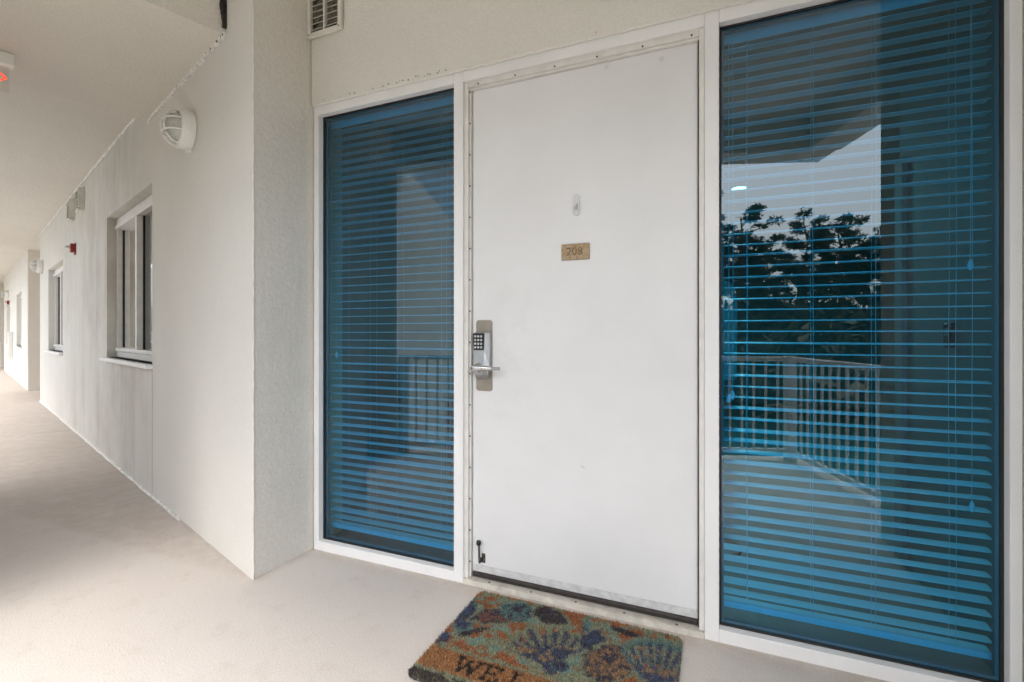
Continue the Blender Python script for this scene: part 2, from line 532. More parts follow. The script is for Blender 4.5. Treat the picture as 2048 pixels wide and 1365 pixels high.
# right side of the door recess + wall past it
yR = AW.y + (D.y / D.x) * (XR - AW.x)
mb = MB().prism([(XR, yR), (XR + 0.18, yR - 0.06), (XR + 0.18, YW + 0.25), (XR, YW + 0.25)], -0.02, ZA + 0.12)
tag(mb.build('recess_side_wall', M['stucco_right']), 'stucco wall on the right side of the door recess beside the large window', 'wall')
o = in_w(MB().box(S_R - 3.0, S_R - 0.195, -0.16, 0, -0.02, ZA + 0.12).build('end_wall', M['stucco_far']))
tag(o, 'stucco outside wall continuing to the right of the door recess', 'wall')
# wall over the frame
mb = MB().box(XL + 0.003, XR - 0.003, YW, YW + 0.24, 2.588, ZA + 0.115)
tag(mb.build('entry_wall', M['stucco']), 'beige stucco wall above the white door and window frame', 'wall')

# opposite the corridor: solid core wall on the open side
s_core = (Vector((-3.06, 0.19, 0)) - AW).dot(D)
o = in_w(MB().box(s_core, s_core + 2.7, RAILOFF - 0.12, RAILOFF + 2.6, -3.4, ZC - 0.004).build('stair_tower', M['stucco_return']))
tag(o, 'solid stucco stair tower wall across the walkway, dark in the left window reflection', 'tower')

# beads of sealant, part of the walls they seal
def bead(name, p0, p1, r, n, parent=None, amp=0.25, m='caulk'):
    pts = []
    for i in range(n + 1):
        f = i / n
        p = Vector(p0).lerp(Vector(p1), f) + Vector((0, random.uniform(-1, 1), random.uniform(-1, 1))) * r * amp
        pts.append(p)
    return MB().tube(pts, r, 6).build(name, M[m], parent, True)
cw = bpy.data.objects['corridor_wall']
bead('sealant_bead', (1.2, 0.004, 0.0), (9.88, 0.004, 0.0), 0.016, 90, cw)
bead('sealant_bead', (2.07, 0.006, ZC - 0.004), (9.88, 0.006, ZC - 0.004), 0.014, 80, cw)
bead('sealant_bead', (0.376, 0.004, ZB), (2.063, 0.004, ZB), 0.016, 26, cw, 0.05)
for k in range(9):
    s = 0.38 + 1.6 * random.random() ** 2.2
    x = s + random.uniform(-.01, .01)
    q = random.uniform(0.002, 0.005)
    MB().box(x, x + q, 0.015, 0.0205, ZB - 0.008 + random.uniform(-.006, .002), ZB - 0.002 + random.uniform(-.002, .004)).build('mould_spot', M['mould'], cw)
pts = []
for i in range(90):
    z = -0.01 + (ZA - 0.02) * i / 89
    pts.append((0.004 + random.uniform(-.0015, .0015), -0.004 + random.uniform(-.0015, .0015), z))
MB().tube(pts, 0.0065, 6).build('corner_bead', M['stucco_return'], cw, True)
MB().box(1.9475, 1.9515, 0.0005, 0.0015, 0.0, 0.98).build('wall_joint', M['bronze'], cw)
# open joint where the beam meets the wall
mb = MB()
zz = np.linspace(ZB + 0.03, ZA, 60)
for a, b in zip(zz, zz[1:]):
    w = 0.025 + 0.006 * math.sin(a * 31) + random.uniform(-.002, .002)
    mb.box(0.358 + random.uniform(-.001, .001), 0.3745, 0.002, 0.002 + w, a, b + 0.002)
mb.build('joint_gap', M['mould'], cross)

# ------------------------------------------------------------------ windows on the corridor wall
def slider(wd, lab, parts=True):
    s0, s1, z0, z1 = wd
    t = thing('sliding_window', lab, 'window', wp(s0, 0, z0), RZ, 'sliding windows on the corridor')
    w, h = s1 - s0, z1 - z0
    f = M['stop']; y0, y1 = -0.15, -0.075
    MB().box(0.003, w - 0.003, y0, y1, h - 0.075, h - 0.003, 0.004).build('head_rail', f, t)
    MB().box(0.003, w - 0.003, y0, y1, 0.003, 0.06, 0.004).build('bottom_rail', f, t)
    MB().box(0.003, 0.05, y0, y1, 0.062, h - 0.077, 0.003).build('jamb', f, t)
    MB().box(w - 0.05, w - 0.003, y0, y1, 0.062, h - 0.077, 0.003).build('jamb', f, t)
    MB().box(0.052, w - 0.052, y0 + 0.01, y1 + 0.018, h - 0.115, h - 0.079, 0.003).build('sash_rail', f, t)
    MB().box(0.052, w - 0.052, y0 + 0.01, y1 + 0.018, 0.062, 0.095, 0.003).build('sash_rail', f, t)
    c = w * 0.46
    MB().box(c - 0.03, c + 0.03, y0 + 0.01, y1 + 0.022, 0.097, h - 0.117, 0.003).build('meeting_stile', f, t)
    for a, b, yy in ((0.055, c - 0.035, -0.105), (c + 0.035, w - 0.055, -0.125)):
        p = MB().poly([(a, yy, 0.09), (b, yy, 0.09), (b, yy, h - 0.11), (a, yy, h - 0.11)]).build('pane', M['clear_glass'], t)
        MB().box(a - 0.003, a + 0.014, yy - 0.006, yy + 0.008, 0.097, h - 0.117).build('gasket', M['gasket'], p)
        MB().box(b - 0.014, b + 0.003, yy - 0.006, yy + 0.008, 0.097, h - 0.117).build('gasket', M['gasket'], p)
    MB().box(-0.03, w + 0.09, -0.075, 0.045, -0.035, 0.0, 0.004).build('sill', M['frame'], t)
    # shade drawn down inside
    MB().box(0.02, w - 0.02, -0.30, -0.292, 0.0, h).build('curtain', M['room'], t)
    return t
slider(W1, 'white sliding window with dark panes nearest the door on the corridor wall')
slider(W2, 'second white sliding window along the corridor wall, next to a round light')
slider(W3, 'far sliding window, the nearer of two on the far corridor wall')
slider(W4, 'farthest sliding window at the left edge of the picture')
for k, wd in enumerate((W1, W2, W3, W4)):
    s0, s1, z0, z1 = wd
    mb = MB()
    mb.box(s0 - 0.3, s1 + 0.3, -1.4, -1.35, 0.3, 2.8).box(s0 - 0.35, s0 - 0.3, -1.4, -0.163, 0.3, 2.8).box(s1 + 0.3, s1 + 0.35, -1.4, -0.163, 0.3, 2.8)
    mb.box(s0 - 0.35, s1 + 0.35, -1.4, -0.163, 2.8, 2.85).box(s0 - 0.35, s1 + 0.35, -1.4, -0.163, 0.25, 0.3)
    struct(in_w(mb.build('room_shell', M['room'])))

# ------------------------------------------------------------------ door and window frame
def rectframe(mb, x0, x1, z0, z1, w, y0, y1, bev=0.0):
    mb.box(x0, x0 + w, y0, y1, z0, z1, bev).box(x1 - w, x1, y0, y1, z0, z1, bev)
    mb.box(x0 + w, x1 - w, y0, y1, z0, z0 + w, bev).box(x0 + w, x1 - w, y0, y1, z1 - w, z1, bev)

ZH0, ZH1 = 2.533, 2.586
def sidelight(name, lab, xa, xb, jamb_left):
    """xa..xb: clear opening between the frame faces"""
    t = thing(name, lab, 'window', ((xa + xb) / 2, YF, 0))
    ox = (xa + xb) / 2
    F = M['frame']; bv = 0.0018
    X = lambda x: x - ox
    ya, yb = 0.0, 0.062
    e0 = xa - 0.036 if jamb_left else xa
    e1 = xb if jamb_left else xb + 0.032
    MB().box(X(e0), X(e1), ya, yb, ZH0, ZH1, bv).build('head', F, t)
    MB().box(X(e0), X(e1), ya, yb, -0.004, 0.052, bv).build('sill', F, t)
    if jamb_left: MB().box(X(e0), X(xa), ya, yb, 0.0525, ZH0 - 0.0005, bv).build('jamb', F, t)
    else: MB().box(X(xb), X(e1), ya, yb, 0.0525, ZH0 - 0.0005, bv).build('jamb', F, t)
    mb = MB(); rectframe(mb, X(xa) + 0.0005, X(xb) - 0.0005, 0.0525, ZH0 - 0.0005, 0.009, 0.036, 0.0415)
    gk = mb.build('gasket', M['gasket'], t)
    mb = MB(); rectframe(mb, X(xa) + 0.006, X(xb) - 0.006, 0.058, ZH0 - 0.006, 0.012, 0.0525, 0.072)
    mb.build('inner_frame', M['room'], t)
    MB().poly([(X(xa) + 0.005, YG - YF - 0.003, 0.056), (X(xb) - 0.005, YG - YF - 0.003, 0.056),
               (X(xb) - 0.005, YG - YF - 0.003, ZH0 - 0.005), (X(xa) + 0.005, YG - YF - 0.003, ZH0 - 0.005)]).build('glass_pane', M['blue_glass'], t)
    return t
XM0, XM1, XM2, XM3 = -1.226, -1.172, -0.040, 0.015
sidelight('sidelight_window', 'narrow blue tinted sidelight window left of the white door', -2.127, XM0 - 0.0005, True)
sidelight('sidelight_window', 'wide blue tinted sidelight window right of the white door reflecting pines', XM3 + 0.0005, 0.912, False)

fr = thing('door_frame', 'white aluminium door frame between the two blue windows', 'door frame', (-0.6, YF, 0))
X = lambda x: x + 0.6
MB().box(X(XM0), X(XM1), 0, 0.075, -0.004, ZH1 + 0.001, 0.0018).build('mullion', M['frame'], fr)
MB().box(X(XM2), X(XM3), 0, 0.075, -0.004, ZH1 + 0.001, 0.0018).build('mullion', M['frame'], fr)
MB().box(X(XM1) + 0.0005, X(XM2) - 0.0005, 0.0, 0.075, 2.532, ZH1, 0.0018).build('head', M['frame'], fr)
# stepped stops around the door
MB().box(X(XM1) + 0.0006, X(XM1) + 0.008, 0.012, 0.07, 0.028, 2.5315).build('inner_frame', M['stop'], fr)
MB().box(X(XM1) + 0.0085, X(-1.146), 0.006, 0.07, 0.028, 2.5235, 0.002).build('inner_frame', M['stop'], fr)
MB().box(X(-0.0615), X(XM2) - 0.0006, 0.006, 0.07, 0.028, 2.5235, 0.002).build('inner_frame', M['stop'], fr)
MB().box(X(XM1) + 0.0085, X(XM2) - 0.0006, 0.012, 0.07, 2.524, 2.5315).build('inner_frame', M['stop'], fr)
MB().box(X(-1.146) + 0.0005, X(-0.062), 0.008, 0.07, 2.502, 2.5235, 0.002).build('inner_frame', M['stop'], fr)
ws = MB().box(X(-1.1455), X(-1.1365), 0.018, 0.07, 0.030, 2.5015, 0.0015).build('weather_strip', M['stop'], fr)
wh = MB().box(X(-1.136), X(-0.062), 0.018, 0.07, 2.492, 2.5015, 0.0015).build('weather_strip', M['stop'], fr)
scr = MB().lathe([(0.0042, 0.0), (0.0042, -0.0025), (0.002, -0.003)], 'y', 8).mesh('screw', M['screw'])
for k in range(16):
    s = link('screw', scr, fr); s.location = (X(-1.141), 0.0175, 0.11 + 0.158 * k)
for k in range(6):
    s = link('screw', scr, fr); s.location = (X(-1.09 + 0.2 * k), 0.0075, 2.5085)
MB().box(X(-0.0665), X(-0.062), 0.024, 0.07, 0.03, 2.4915).build('weather_strip', M['sweep'], fr)
# threshold
th = MB().plate([(X(XM1) + 0.0006, 0.0), (X(XM2) - 0.0006, 0.0), (X(XM2) - 0.0006, 0.026), (X(XM1) + 0.0006, 0.026)], -0.004, 0.068).build('threshold', M['thresh'], fr)
for k in range(5):
    s = MB().lathe([(0.006, 0), (0.006, 0.0015), (0.003, 0.002)], 'z', 8, (X(-1.03 + 0.22 * k), 0.012, 0.026)).build('threshold_screw', M['dark_metal'], th)

# ------------------------------------------------------------------ the door
dr = thing('entry_door', 'tall plain white entry door with keypad lock and number plate', 'door', (-0.6, YD, 0.03))
Z = lambda z: z - 0.03
leaf = MB().box(X(-1.1335), X(-0.0675), 0.0, 0.045, Z(0.092), Z(2.4905), 0.0015).build('door_leaf', M['door'], dr)
MB().box(X(-1.1335), X(-0.0675), -0.002, 0.045, Z(0.058), Z(0.0915), 0.001).build('bottom_strip', M['alu'], dr)
MB().box(X(-1.1335), X(-0.0675), -0.006, 0.04, Z(0.030), Z(0.0575), 0.003).build('door_sweep', M['sweep'], dr)
MB().tube([(X(-1.132), -0.007, Z(0.050)), (X(-0.069), -0.007, Z(0.050))], 0.004, 8).build('sweep_lip', M['sweep'], dr)
# lock
def rrect(x0, x1, z0, z1, r, n=5):
    pts = []
    for cx, cz, a in ((x1 - r, z0 + r, -90), (x1 - r, z1 - r, 0), (x0 + r, z1 - r, 90), (x0 + r, z0 + r, 180)):
        for k in range(n + 1):
            q = R(a + 90 * k / n)
            pts.append((cx + r * math.cos(q), cz + r * math.sin(q)))
    return pts
MB().plate(rrect(X(-1.113), X(-1.024), Z(0.972), Z(1.328), 0.015), -0.004, -0.0005).build('backing_plate', M['bronze'], dr)
# housing: wedge, deeper towards the bottom
mb = MB(); bm = mb.bm
prof = [(1.270, -0.014), (1.262, -0.024), (1.175, -0.030), (1.10, -0.040), (1.055, -0.040), (1.036, -0.022)]
def halfw(z):
    if z < 1.06: return 0.036
    return 0.046 if z < 1.25 else 0.043
cxl = X(-1.071)
rings = []
for z, y in prof:
    w = halfw(z)
    rings.append([bm.verts.new(p) for p in ((cxl - w, -0.0045, Z(z)), (cxl - w, y + 0.006, Z(z)), (cxl - w + 0.006, y, Z(z)),
                  (cxl + w * 0.35, y, Z(z)), (cxl + w - 0.004, y * 0.55 - 0.004, Z(z)), (cxl + w, -0.0045, Z(z)))])
for A, B in zip(rings, rings[1:]):
    for i in range(6):
        j = (i + 1) % 6
        bm.faces.new((A[i], A[j], B[j], B[i]))
bm.faces.new(rings[0]); bm.faces.new(rings[-1][::-1])
lock = mb.build('lock_housing', M['chrome'], dr)
MB().plate([(X(-1.113), Z(1.178)), (X(-1.058), Z(1.178)), (X(-1.056), Z(1.262)), (X(-1.117), Z(1.262))], -0.0335, -0.02).build('keypad', M['black'], lock)
kb = MB().lathe([(0.0058, 0), (0.0058, -0.0035), (0.0045, -0.0045)], 'y', 12).mesh('key_button', M['key'])
kd = []
digits = ['1', '2', '3', '4', '5', '6', '7', '8', '9', 'C', '0', 'E']
def text_mesh(txt, size, name, m, depth=0.0003):
    c = bpy.data.curves.new(name, 'FONT')
    c.body = txt; c.size = size; c.align_x = 'CENTER'; c.align_y = 'CENTER'; c.extrude = depth
    c.resolution_u = 3
    o = bpy.data.objects.new(name, c); C.objects.link(o)
    bpy.context.view_layer.update()
    me = bpy.data.meshes.new_from_object(o.evaluated_get(bpy.context.evaluated_depsgraph_get()))
    bpy.data.objects.remove(o); bpy.data.curves.remove(c)
    me.name = name; me.materials.clear(); me.materials.append(m)
    me.transform(Matrix.Rotation(R(90), 4, 'X'))
    return me
for i in range(12):
    r_, c_ = divmod(i, 3)
    kx, kz = X(-1.103 + 0.0165 * c_), Z(1.2465 - 0.0182 * r_)
    b = link('key_button', kb, lock); b.location = (kx, -0.0335, kz)
    d_ = link('key_digit', text_mesh(digits[i], 0.010, 'key_digit', M['black'], 0.0004), lock)
    d_.location = (kx, -0.0384, kz)
# lever
hx, hz = X(-1.104), Z(1.092)
MB().lathe([(0.024, -0.03), (0.022, -0.052), (0.016, -0.058), (0.016, -0.078)], 'y', 20, (cxl - 0.012, 0, hz)).build('lever_rose', M['lever'], lock, True)
pts = [(cxl - 0.026, -0.078, hz), (cxl + 0.0, -0.079, hz + 0.001), (cxl + 0.04, -0.076, hz + 0.001), (cxl + 0.075, -0.070, hz - 0.001)]
MB().tube(pts, 0.0165, 14, r_end=0.010).build('lever_handle', M['lever'], lock, True)
MB().box(cxl + 0.073, cxl + 0.118, -0.078, -0.063, hz - 0.0085, hz + 0.0075, 0.003, 2).build('lever_tip', M['chrome'], lock)
MB().lathe([(0.011, 0), (0.011, -0.006), (0.009, -0.007)], 'y', 16, (cxl - 0.020, -0.088, hz)).build('key_cylinder', M['chrome'], lock, True)
MB().box(cxl - 0.0215, cxl - 0.0185, -0.0958, -0.094, hz - 0.006, hz + 0.006).build('keyhole', M['black'], lock)
# hook
mb = MB().plate(rrect(X(-0.609), X(-0.577), Z(1.807), Z(1.908), 0.015, 6), -0.006, -0.0005)
hk = mb.build('door_hook', M['hook'], dr, True)
MB().tube([(X(-0.593), -0.006, Z(1.862)), (X(-0.593), -0.016, Z(1.848)), (X(-0.593), -0.026, Z(1.834)), (X(-0.593), -0.031, Z(1.838)), (X(-0.593), -0.031, Z(1.848))], 0.007, 10).build('hook_arm', M['hook'], hk, True)
# number plate
npz = Z(1.640)
pl = MB().box(X(-0.664), X(-0.530), -0.009, -0.0005, npz - 0.037, npz + 0.037, 0.002).build('number_plate', M['stone'], dr)
d_ = link('plate_number', text_mesh('208', 0.052, 'plate_number', M['stone_ink'], 0.0006), pl)
d_.location = (X(-0.600), -0.0094, npz)
# filled holes and a scratch
fp = plain('filler_paint', (0.66, 0.655, 0.64), 0.6)
for px_, pz_ in ((-0.453, 2.468), (-0.214, 2.452)):
    MB().lathe([(0.011, -0.0004), (0.010, -0.0009)], 'y', 18, (X(px_), 0, Z(pz_))).build('filler_patch', fp, dr)
MB().tube([(X(-0.572), -0.0004, Z(0.650)), (X(-0.563), -0.0004, Z(0.643)), (X(-0.553), -0.0004, Z(0.640))], 0.0011, 5).build('scratch', M['bronze'], dr)
# kick-down door stop
ds = MB().box(X(-1.0825), X(-1.063), -0.004, -0.0005, Z(0.108), Z(0.155), 0.001).build('door_stop', M['dark_metal'], dr)
MB().box(X(-1.090), X(-1.079), -0.028, -0.004, Z(0.112), Z(0.135), 0.002).build('stop_bracket', M['dark_metal'], ds)
MB().tube([(X(-1.087), -0.020, Z(0.124)), (X(-1.088), -0.020, Z(0.150)), (X(-1.090), -0.020, Z(0.200))], 0.0055, 8).build('stop_arm', M['dark_metal'], ds, True)
MB().lathe([(0.004, -0.012), (0.011, -0.008), (0.013, 0.002), (0.010, 0.012), (0.004, 0.014)], 'z', 12, (X(-1.091), -0.020, Z(0.210))).build('stop_foot', M['sweep'], ds, True)

# ------------------------------------------------------------------ blinds behind the glass
def blind(lab, xa, xb, cords, tassels, pitch=0.0462):
    t = thing('window_blind', lab, 'blind', ((xa + xb) / 2, 2.258, 0))
    w = (xb - xa) / 2
    MB().box(-w - 0.004, w + 0.004, -0.034, -0.026, 2.482, 2.560, 0.002).build('valance', M['blind'], t)
    MB().box(-w, w, -0.024, 0.026, 2.515, 2.560).build('head_rail', M['blind'], t)
    # a slat: shallow arc in section, softly irregular
    def slat_mesh(seed):
        rs = random.Random(seed)
        mb = MB(); n = 6; rows = []
        tl = rs.uniform(-0.0015, 0.0015)
        for sx in (-w, w):
            row = []
            for i in range(n + 1):
                u = i / n * 2 - 1
                row.append((sx, u * 0.0250, 0.0022 * (1 - u * u) + tl * u + (0.0008 if sx > 0 else 0) * tl))
            rows.append(row)
        bm = mb.bm
        top = [[bm.verts.new((p[0], p[1], p[2] + 0.0013)) for p in r] for r in rows]
        bot = [[bm.verts.new((p[0], p[1], p[2] - 0.0013)) for p in r] for r in rows]
        for i in range(n):
            bm.faces.new((top[0][i], top[1][i], top[1][i + 1], top[0][i + 1]))
            bm.faces.new((bot[0][i + 1], bot[1][i + 1], bot[1][i], bot[0][i]))
        bm.faces.new((bot[0][0], bot[1][0], top[1][0], top[0][0]))
        bm.faces.new((top[0][n], top[1][n], bot[1][n], bot[0][n]))
        for e in (0, 1):
            bm.faces.new([*top[e], *bot[e][::-1]])
        return mb.mesh('slat', M['blind'])
    var = [slat_mesh(k) for k in range(5)]
    z = 0.160
    k = 0
    while z < 2.475:
        s = link('slat', random.choice(var), t)
        s.location = (random.uniform(-.002, .002), 0, z + random.uniform(-.002, .002))
        s.rotation_euler = (R(2.5) + random.uniform(-.022, .022), random.uniform(-.0012, .0012), 0)
        z += pitch; k += 1
    MB().box(-w, w, -0.026, 0.026, 0.100, 0.126, 0.004, 2).build('bottom_rail', M['blind'], t)
    for cx_ in cords:
        x = cx_ - (xa + xb) / 2
        for yy, dx in ((-0.0285, 0), (0.0285, 0.0)):
            n = 12
            pts = [(x + dx + 0.0015 * math.sin(i * 1.1 + cx_ * 7), yy, 0.112 + (2.5 - 0.112) * i / n) for i in range(n + 1)]
            MB().tube(pts, 0.0009, 4).build('ladder_cord', M['cord'], t)
    for tx, tz in tassels:
        x = tx - (xa + xb) / 2
        c = MB().tube([(x, -0.0345, 2.5), (x + 0.002, -0.035, (tz + 2.5) / 2), (x, -0.035, tz)], 0.0010, 4).build('pull_cord', M['cord'], t)
        MB().lathe([(0.002, 0.022), (0.006, 0.014), (0.009, 0.0), (0.008, -0.012), (0.003, -0.017)], 'z', 10, (x, -0.036, tz)).build('tassel', M['blind'], c, True)
    return t
blind('white slatted blind behind the narrow left window, tinted blue by the glass', -2.135, -1.175, [-2.035, -1.83, -1.64, -1.355], [(-2.07, 1.13)])
blind('white slatted blind behind the wide right window, tinted blue by the glass', 0.0, 0.908, [0.124, 0.360, 0.566, 0.804], [(0.846, 0.640), (0.842, 1.505), (0.052, 0.985), (0.068, 1.0)])

# room inside
mb = MB()
x0, x1, y0, y1, z0, z1 = XL - 0.01, XR - 0.005, 2.212, 9.5, 0.02, 2.72
mb.poly([(x0, y1, z0), (x1, y1, z0), (x1, y1, z1), (x0, y1, z1)])
mb.poly([(x0, y0, z0), (x0, y1, z0), (x0, y1, z1), (x0, y0, z1)])
x2, ys = 4.2, 3.28
mb.poly([(x1, y0, z0), (x1, y0, z1), (x1, ys, z1), (x1, ys, z0)])
mb.poly([(x1, ys, z0), (x1, ys, z1), (x2, ys, z1), (x2, ys, z0)])
mb.poly([(x2, ys, z0), (x2, ys, z1), (x2, y1, z1), (x2, y1, z0)])
mb.poly([(x1, y1, z0), (x2, y1, z0), (x2, y1, z1), (x1, y1, z1)])
mb.poly([(x1, ys, z1), (x1, y1, z1), (x2, y1, z1), (x2, ys, z1)])
mb.poly([(x0, y0, z1), (x0, y1, z1), (x1, y1, z1), (x1, y0, z1)])
# lintel closing the gap over the frame and behind the door
mb.poly([(x0, y0, 2.56), (x1, y0, 2.56), (x1, y0, z1), (x0, y0, z1)])
mb.poly([(XM0, 2.23, 0.02), (XM3, 2.23, 0.02), (XM3, 2.23, 2.56), (XM0, 2.23, 2.56)])
struct(mb.build('room_shell', M['room']))
struct(MB().box(x0, x1, y0, y1, -0.06, 0.02).box(x1 + 0.001, x2, ys, y1, -0.06, 0.02).build('room_floor', M['room_floor']))
for xx in (0.0,):
    tag(MB().box(XR - 0.03, XR - 0.006, 3.16, 3.275, 0.03, 2.2, 0.003).build('door_casing', M['room']), 'pale door casing on the room wall seen through the right window', 'door trim')
dl = thing('downlight', 'small lit round ceiling light glowing through the right window', 'ceiling light', (0.22, 5.30, 2.715))
MB().lathe([(0.085, 0.0), (0.085, -0.006), (0.07, -0.008)], 'z', 24).build('trim_ring', M['plastic'], dl)
MB().lathe([(0.066, -0.0085), (0.05, -0.0095)], 'z', 24).build('lamp_disc', M['downlight'], dl)
al_ = bpy.data.lights.new('downlight_beam', 'AREA'); al_.shape = 'DISK'; al_.size = 0.13
al_.energy = ROOM_W; al_.color = (1.0, 0.90, 0.80)
ao = bpy.data.objects.new('downlight_beam', al_); C.objects.link(ao); ao.parent = dl; ao.location = (0, 0, -0.012)
fl = thing('floor_lamp', 'floor lamp with ribbed domed shade inside the right window beside the door', 'lamp', (0.02, 3.02, 0.02))
mb = MB(); n_ = 56
for z0_, z1_, r0_, r1_ in ((0.98, 1.42, .094, .098), (1.42, 1.49, .098, .086), (1.49, 1.535, .086, .055), (1.535, 1.55, .055, .012)):
    for i in range(n_):
        a_, b_ = 2 * math.pi * i / n_, 2 * math.pi * (i + 1) / n_
        q_ = lambda k_: 1.0 if k_ % 2 else 0.955
        A_ = [(r0_ * q_(i) * math.cos(a_), r0_ * q_(i) * math.sin(a_), z0_), (r0_ * q_(i + 1) * math.cos(b_), r0_ * q_(i + 1) * math.sin(b_), z0_),
              (r1_ * q_(i + 1) * math.cos(b_), r1_ * q_(i + 1) * math.sin(b_), z1_), (r1_ * q_(i) * math.cos(a_), r1_ * q_(i) * math.sin(a_), z1_)]
        mb.poly(A_)
mb.build('lamp_shade', M['shade'], fl)
MB().lathe([(0.12, 0), (0.12, 0.02), (0.012, 0.03), (0.012, 1.2)], 'z', 16).build('lamp_stand', M['black'], fl)
sw = thing('thermostat', 'small dark thermostat on the room wall seen through the right window', 'thermostat', (XR - 0.0055, 2.63, 1.20))
MB().box(-0.022, -0.001, -0.035, 0.035, 0, 0.105, 0.003).build('case', M['black'], sw)
MB().box(-0.0235, -0.0225, -0.02, 0.02, 0.05, 0.085).build('screen', M['room'], sw)
tl = thing('table_lamp', 'table lamp with a pale tapered shade inside the left window', 'lamp', (-2.0 + 0.42, 3.35, 0.78))
MB().lathe([(0.10, 0.60), (0.185, 0.34)], 'z', 28).build('lamp_shade', M['shade'], tl, True)
MB().lathe([(0.08, 0.0), (0.08, 0.015), (0.02, 0.03), (0.06, 0.12), (0.05, 0.22), (0.012, 0.30), (0.010, 0.42)], 'z', 20).build('lamp_base', M['wood'], tl, True)
tb = thing('side_table', 'dark side table under the lamp inside the left window', 'table', (-1.58, 3.35, 0.02))
MB().box(-0.32, 0.32, -0.22, 0.22, 0.725, 0.757, 0.004).build('table_top', M['wood'], tb)
for sx in (-0.28, 0.28):
    for sy in (-0.18, 0.18):
        MB().box(sx - 0.02, sx + 0.02, sy - 0.02, sy + 0.02, 0, 0.724).build('leg', M['wood'], tb)

# ------------------------------------------------------------------ fittings
ew = bpy.data.objects['entry_wall']
pts = [(XL + 0.01 + (XR - XL - 0.02) * i / 120, YW + 0.008 + random.uniform(-.002, .002), 2.5885 + random.uniform(-.002, .002)) for i in range(121)]
MB().tube(pts, 0.0085, 6).build('sealant_bead', M['stucco'], ew, True)
for k in range(26):
    x = random.choice((random.uniform(-2.1, -1.3), random.uniform(-2.1, 0.8)))
    q = random.uniform(.0015, .0045)
    MB().lathe([(q, 0.0012), (q * .6, -0.0012)], 'y', 6, (x, YW - 0.001, 2.597 + random.uniform(0, .02) * random.random())).build('mould_spot', M['mould'], ew)
# vent above the left window
vt = thing('wall_vent', 'square cream louvred vent on the wall above the left window', 'vent', (-2.045, YW, 2.965))
MB().box(-0.118, 0.118, -0.004, -0.001, 0.01, 0.255).build('backing', M['vent_in'], vt)
mb = MB(); rectframe(mb, -0.124, 0.124, 0.0, 0.262, 0.024, -0.030, -0.0045, 0.004); mb.build('vent_frame', M['vent'], vt)
MB().box(-0.006, 0.006, -0.026, -0.005, 0.024, 0.238).build('centre_bar', M['vent'], vt)
for k in range(6):
    mb = MB(); z = 0.035 + 0.034 * k
    for a, b in ((-0.0995, -0.0065), (0.0065, 0.0995)):
        mb.poly([(a, -0.027, z), (b, -0.027, z), (b, -0.006, z + 0.014), (a, -0.006, z + 0.014)])
        mb.poly([(a, -0.027, z), (a, -0.027, z + 0.003), (b, -0.027, z + 0.003), (b, -0.027, z)])
        mb.poly([(a, -0.027, z + 0.003), (a, -0.006, z + 0.017), (b, -0.006, z + 0.017), (b, -0.027, z + 0.003)])
    mb.build('louvre', M['vent'], vt)
for sx in (-1, 1):
    for zz_ in (0.014, 0.248):
        s = MB().lathe([(0.004, -0.030), (0.004, -0.031)], 'y', 8, (sx * 0.112, 0, zz_)).build('vent_screw', M['screw'], vt)

def hood_vent(s, z, lab):
    t = thing('wall_vent', lab, 'vent', wp(s, 0, z), RZ, 'small vents on the corridor wall')
    MB().box(-0.13, 0.13, 0.001, 0.012, 0, 0.28, 0.003).build('flange', M['vent'], t)
    MB().box(-0.105, 0.105, 0.0125, 0.016, 0.02, 0.26).build('backing', M['vent_in'], t)
    mb = MB()
    mb.box(-0.125, -0.107, 0.0125, 0.055, 0.03, 0.27).box(0.107, 0.125, 0.0125, 0.055, 0.03, 0.27).box(-0.1065, 0.1065, 0.0125, 0.055, 0.252, 0.27).box(-0.1065, 0.1065, 0.0125, 0.055, 0.0, 0.028)
    mb.build('hood', M['vent'], t)
    for k in range(4):
        MB().box(-0.1, 0.1, 0.018, 0.045, 0.065 + 0.045 * k, 0.070 + 0.045 * k).build('louvre', M['vent'], t)
    return t
hood_vent(5.17, 2.735, 'small louvred vent high on the corridor wall, the one nearer the door')
hood_vent(5.88, 2.735, 'small louvred vent high on the corridor wall, the one farther from the door')

def bulkhead(s, z, lab):
    t = thing('wall_light', lab, 'light', wp(s, 0, z), RZ, 'round caged wall lights')
    MB().lathe([(0.128, 0.001), (0.136, 0.012), (0.136, 0.085), (0.128, 0.098), (0.110, 0.102), (0.108, 0.090)], 'y', 40).build('housing', M['plastic'], t, True)
    # dome, a flattened sphere
    pr = [(0.105 * math.cos(R(a)), 0.090 + 0.088 * math.sin(R(a))) for a in range(0, 90, 9)] + [(0.004, 0.178)]
    MB().lathe(pr, 'y', 36).build('lens', M['lens'], t, True)
    cg = None
    # cage: one bowed vertical pair, one bowed horizontal pair and tie
    def arc(x, vert):
        pts = []
        for i in range(17):
            a = -90 + 180 * i / 16
            q = math.sqrt(max(0.0, 0.122 ** 2 - x * x)) * math.sin(R(a))
            y = 0.098 + 0.098 * math.cos(R(a)) * math.sqrt(max(0.05, 1 - (x / 0.135) ** 2))
            pts.append((x, y, q) if vert else (q, y, x))
        return pts
    for x in (-0.040, 0.040):
        MB().tube(arc(x, True), 0.0062, 8).build('cage_bar', M['plastic'], t, True)
        MB().tube(arc(x, False), 0.0062, 8).build('cage_bar', M['plastic'], t, True)
    MB().box(-0.016, 0.016, 0.002, 0.04, -0.158, -0.130, 0.004).build('conduit_tab', M['plastic'], t)
    return t
bl = bulkhead(0.985, 2.562, 'round white caged wall light under the beam, nearest the door')
bl.scale = (.9, .82, .9)
dup(bl, wp(9.45, 0, 2.47), RZ, 'round white caged wall light beyond the second corridor window')
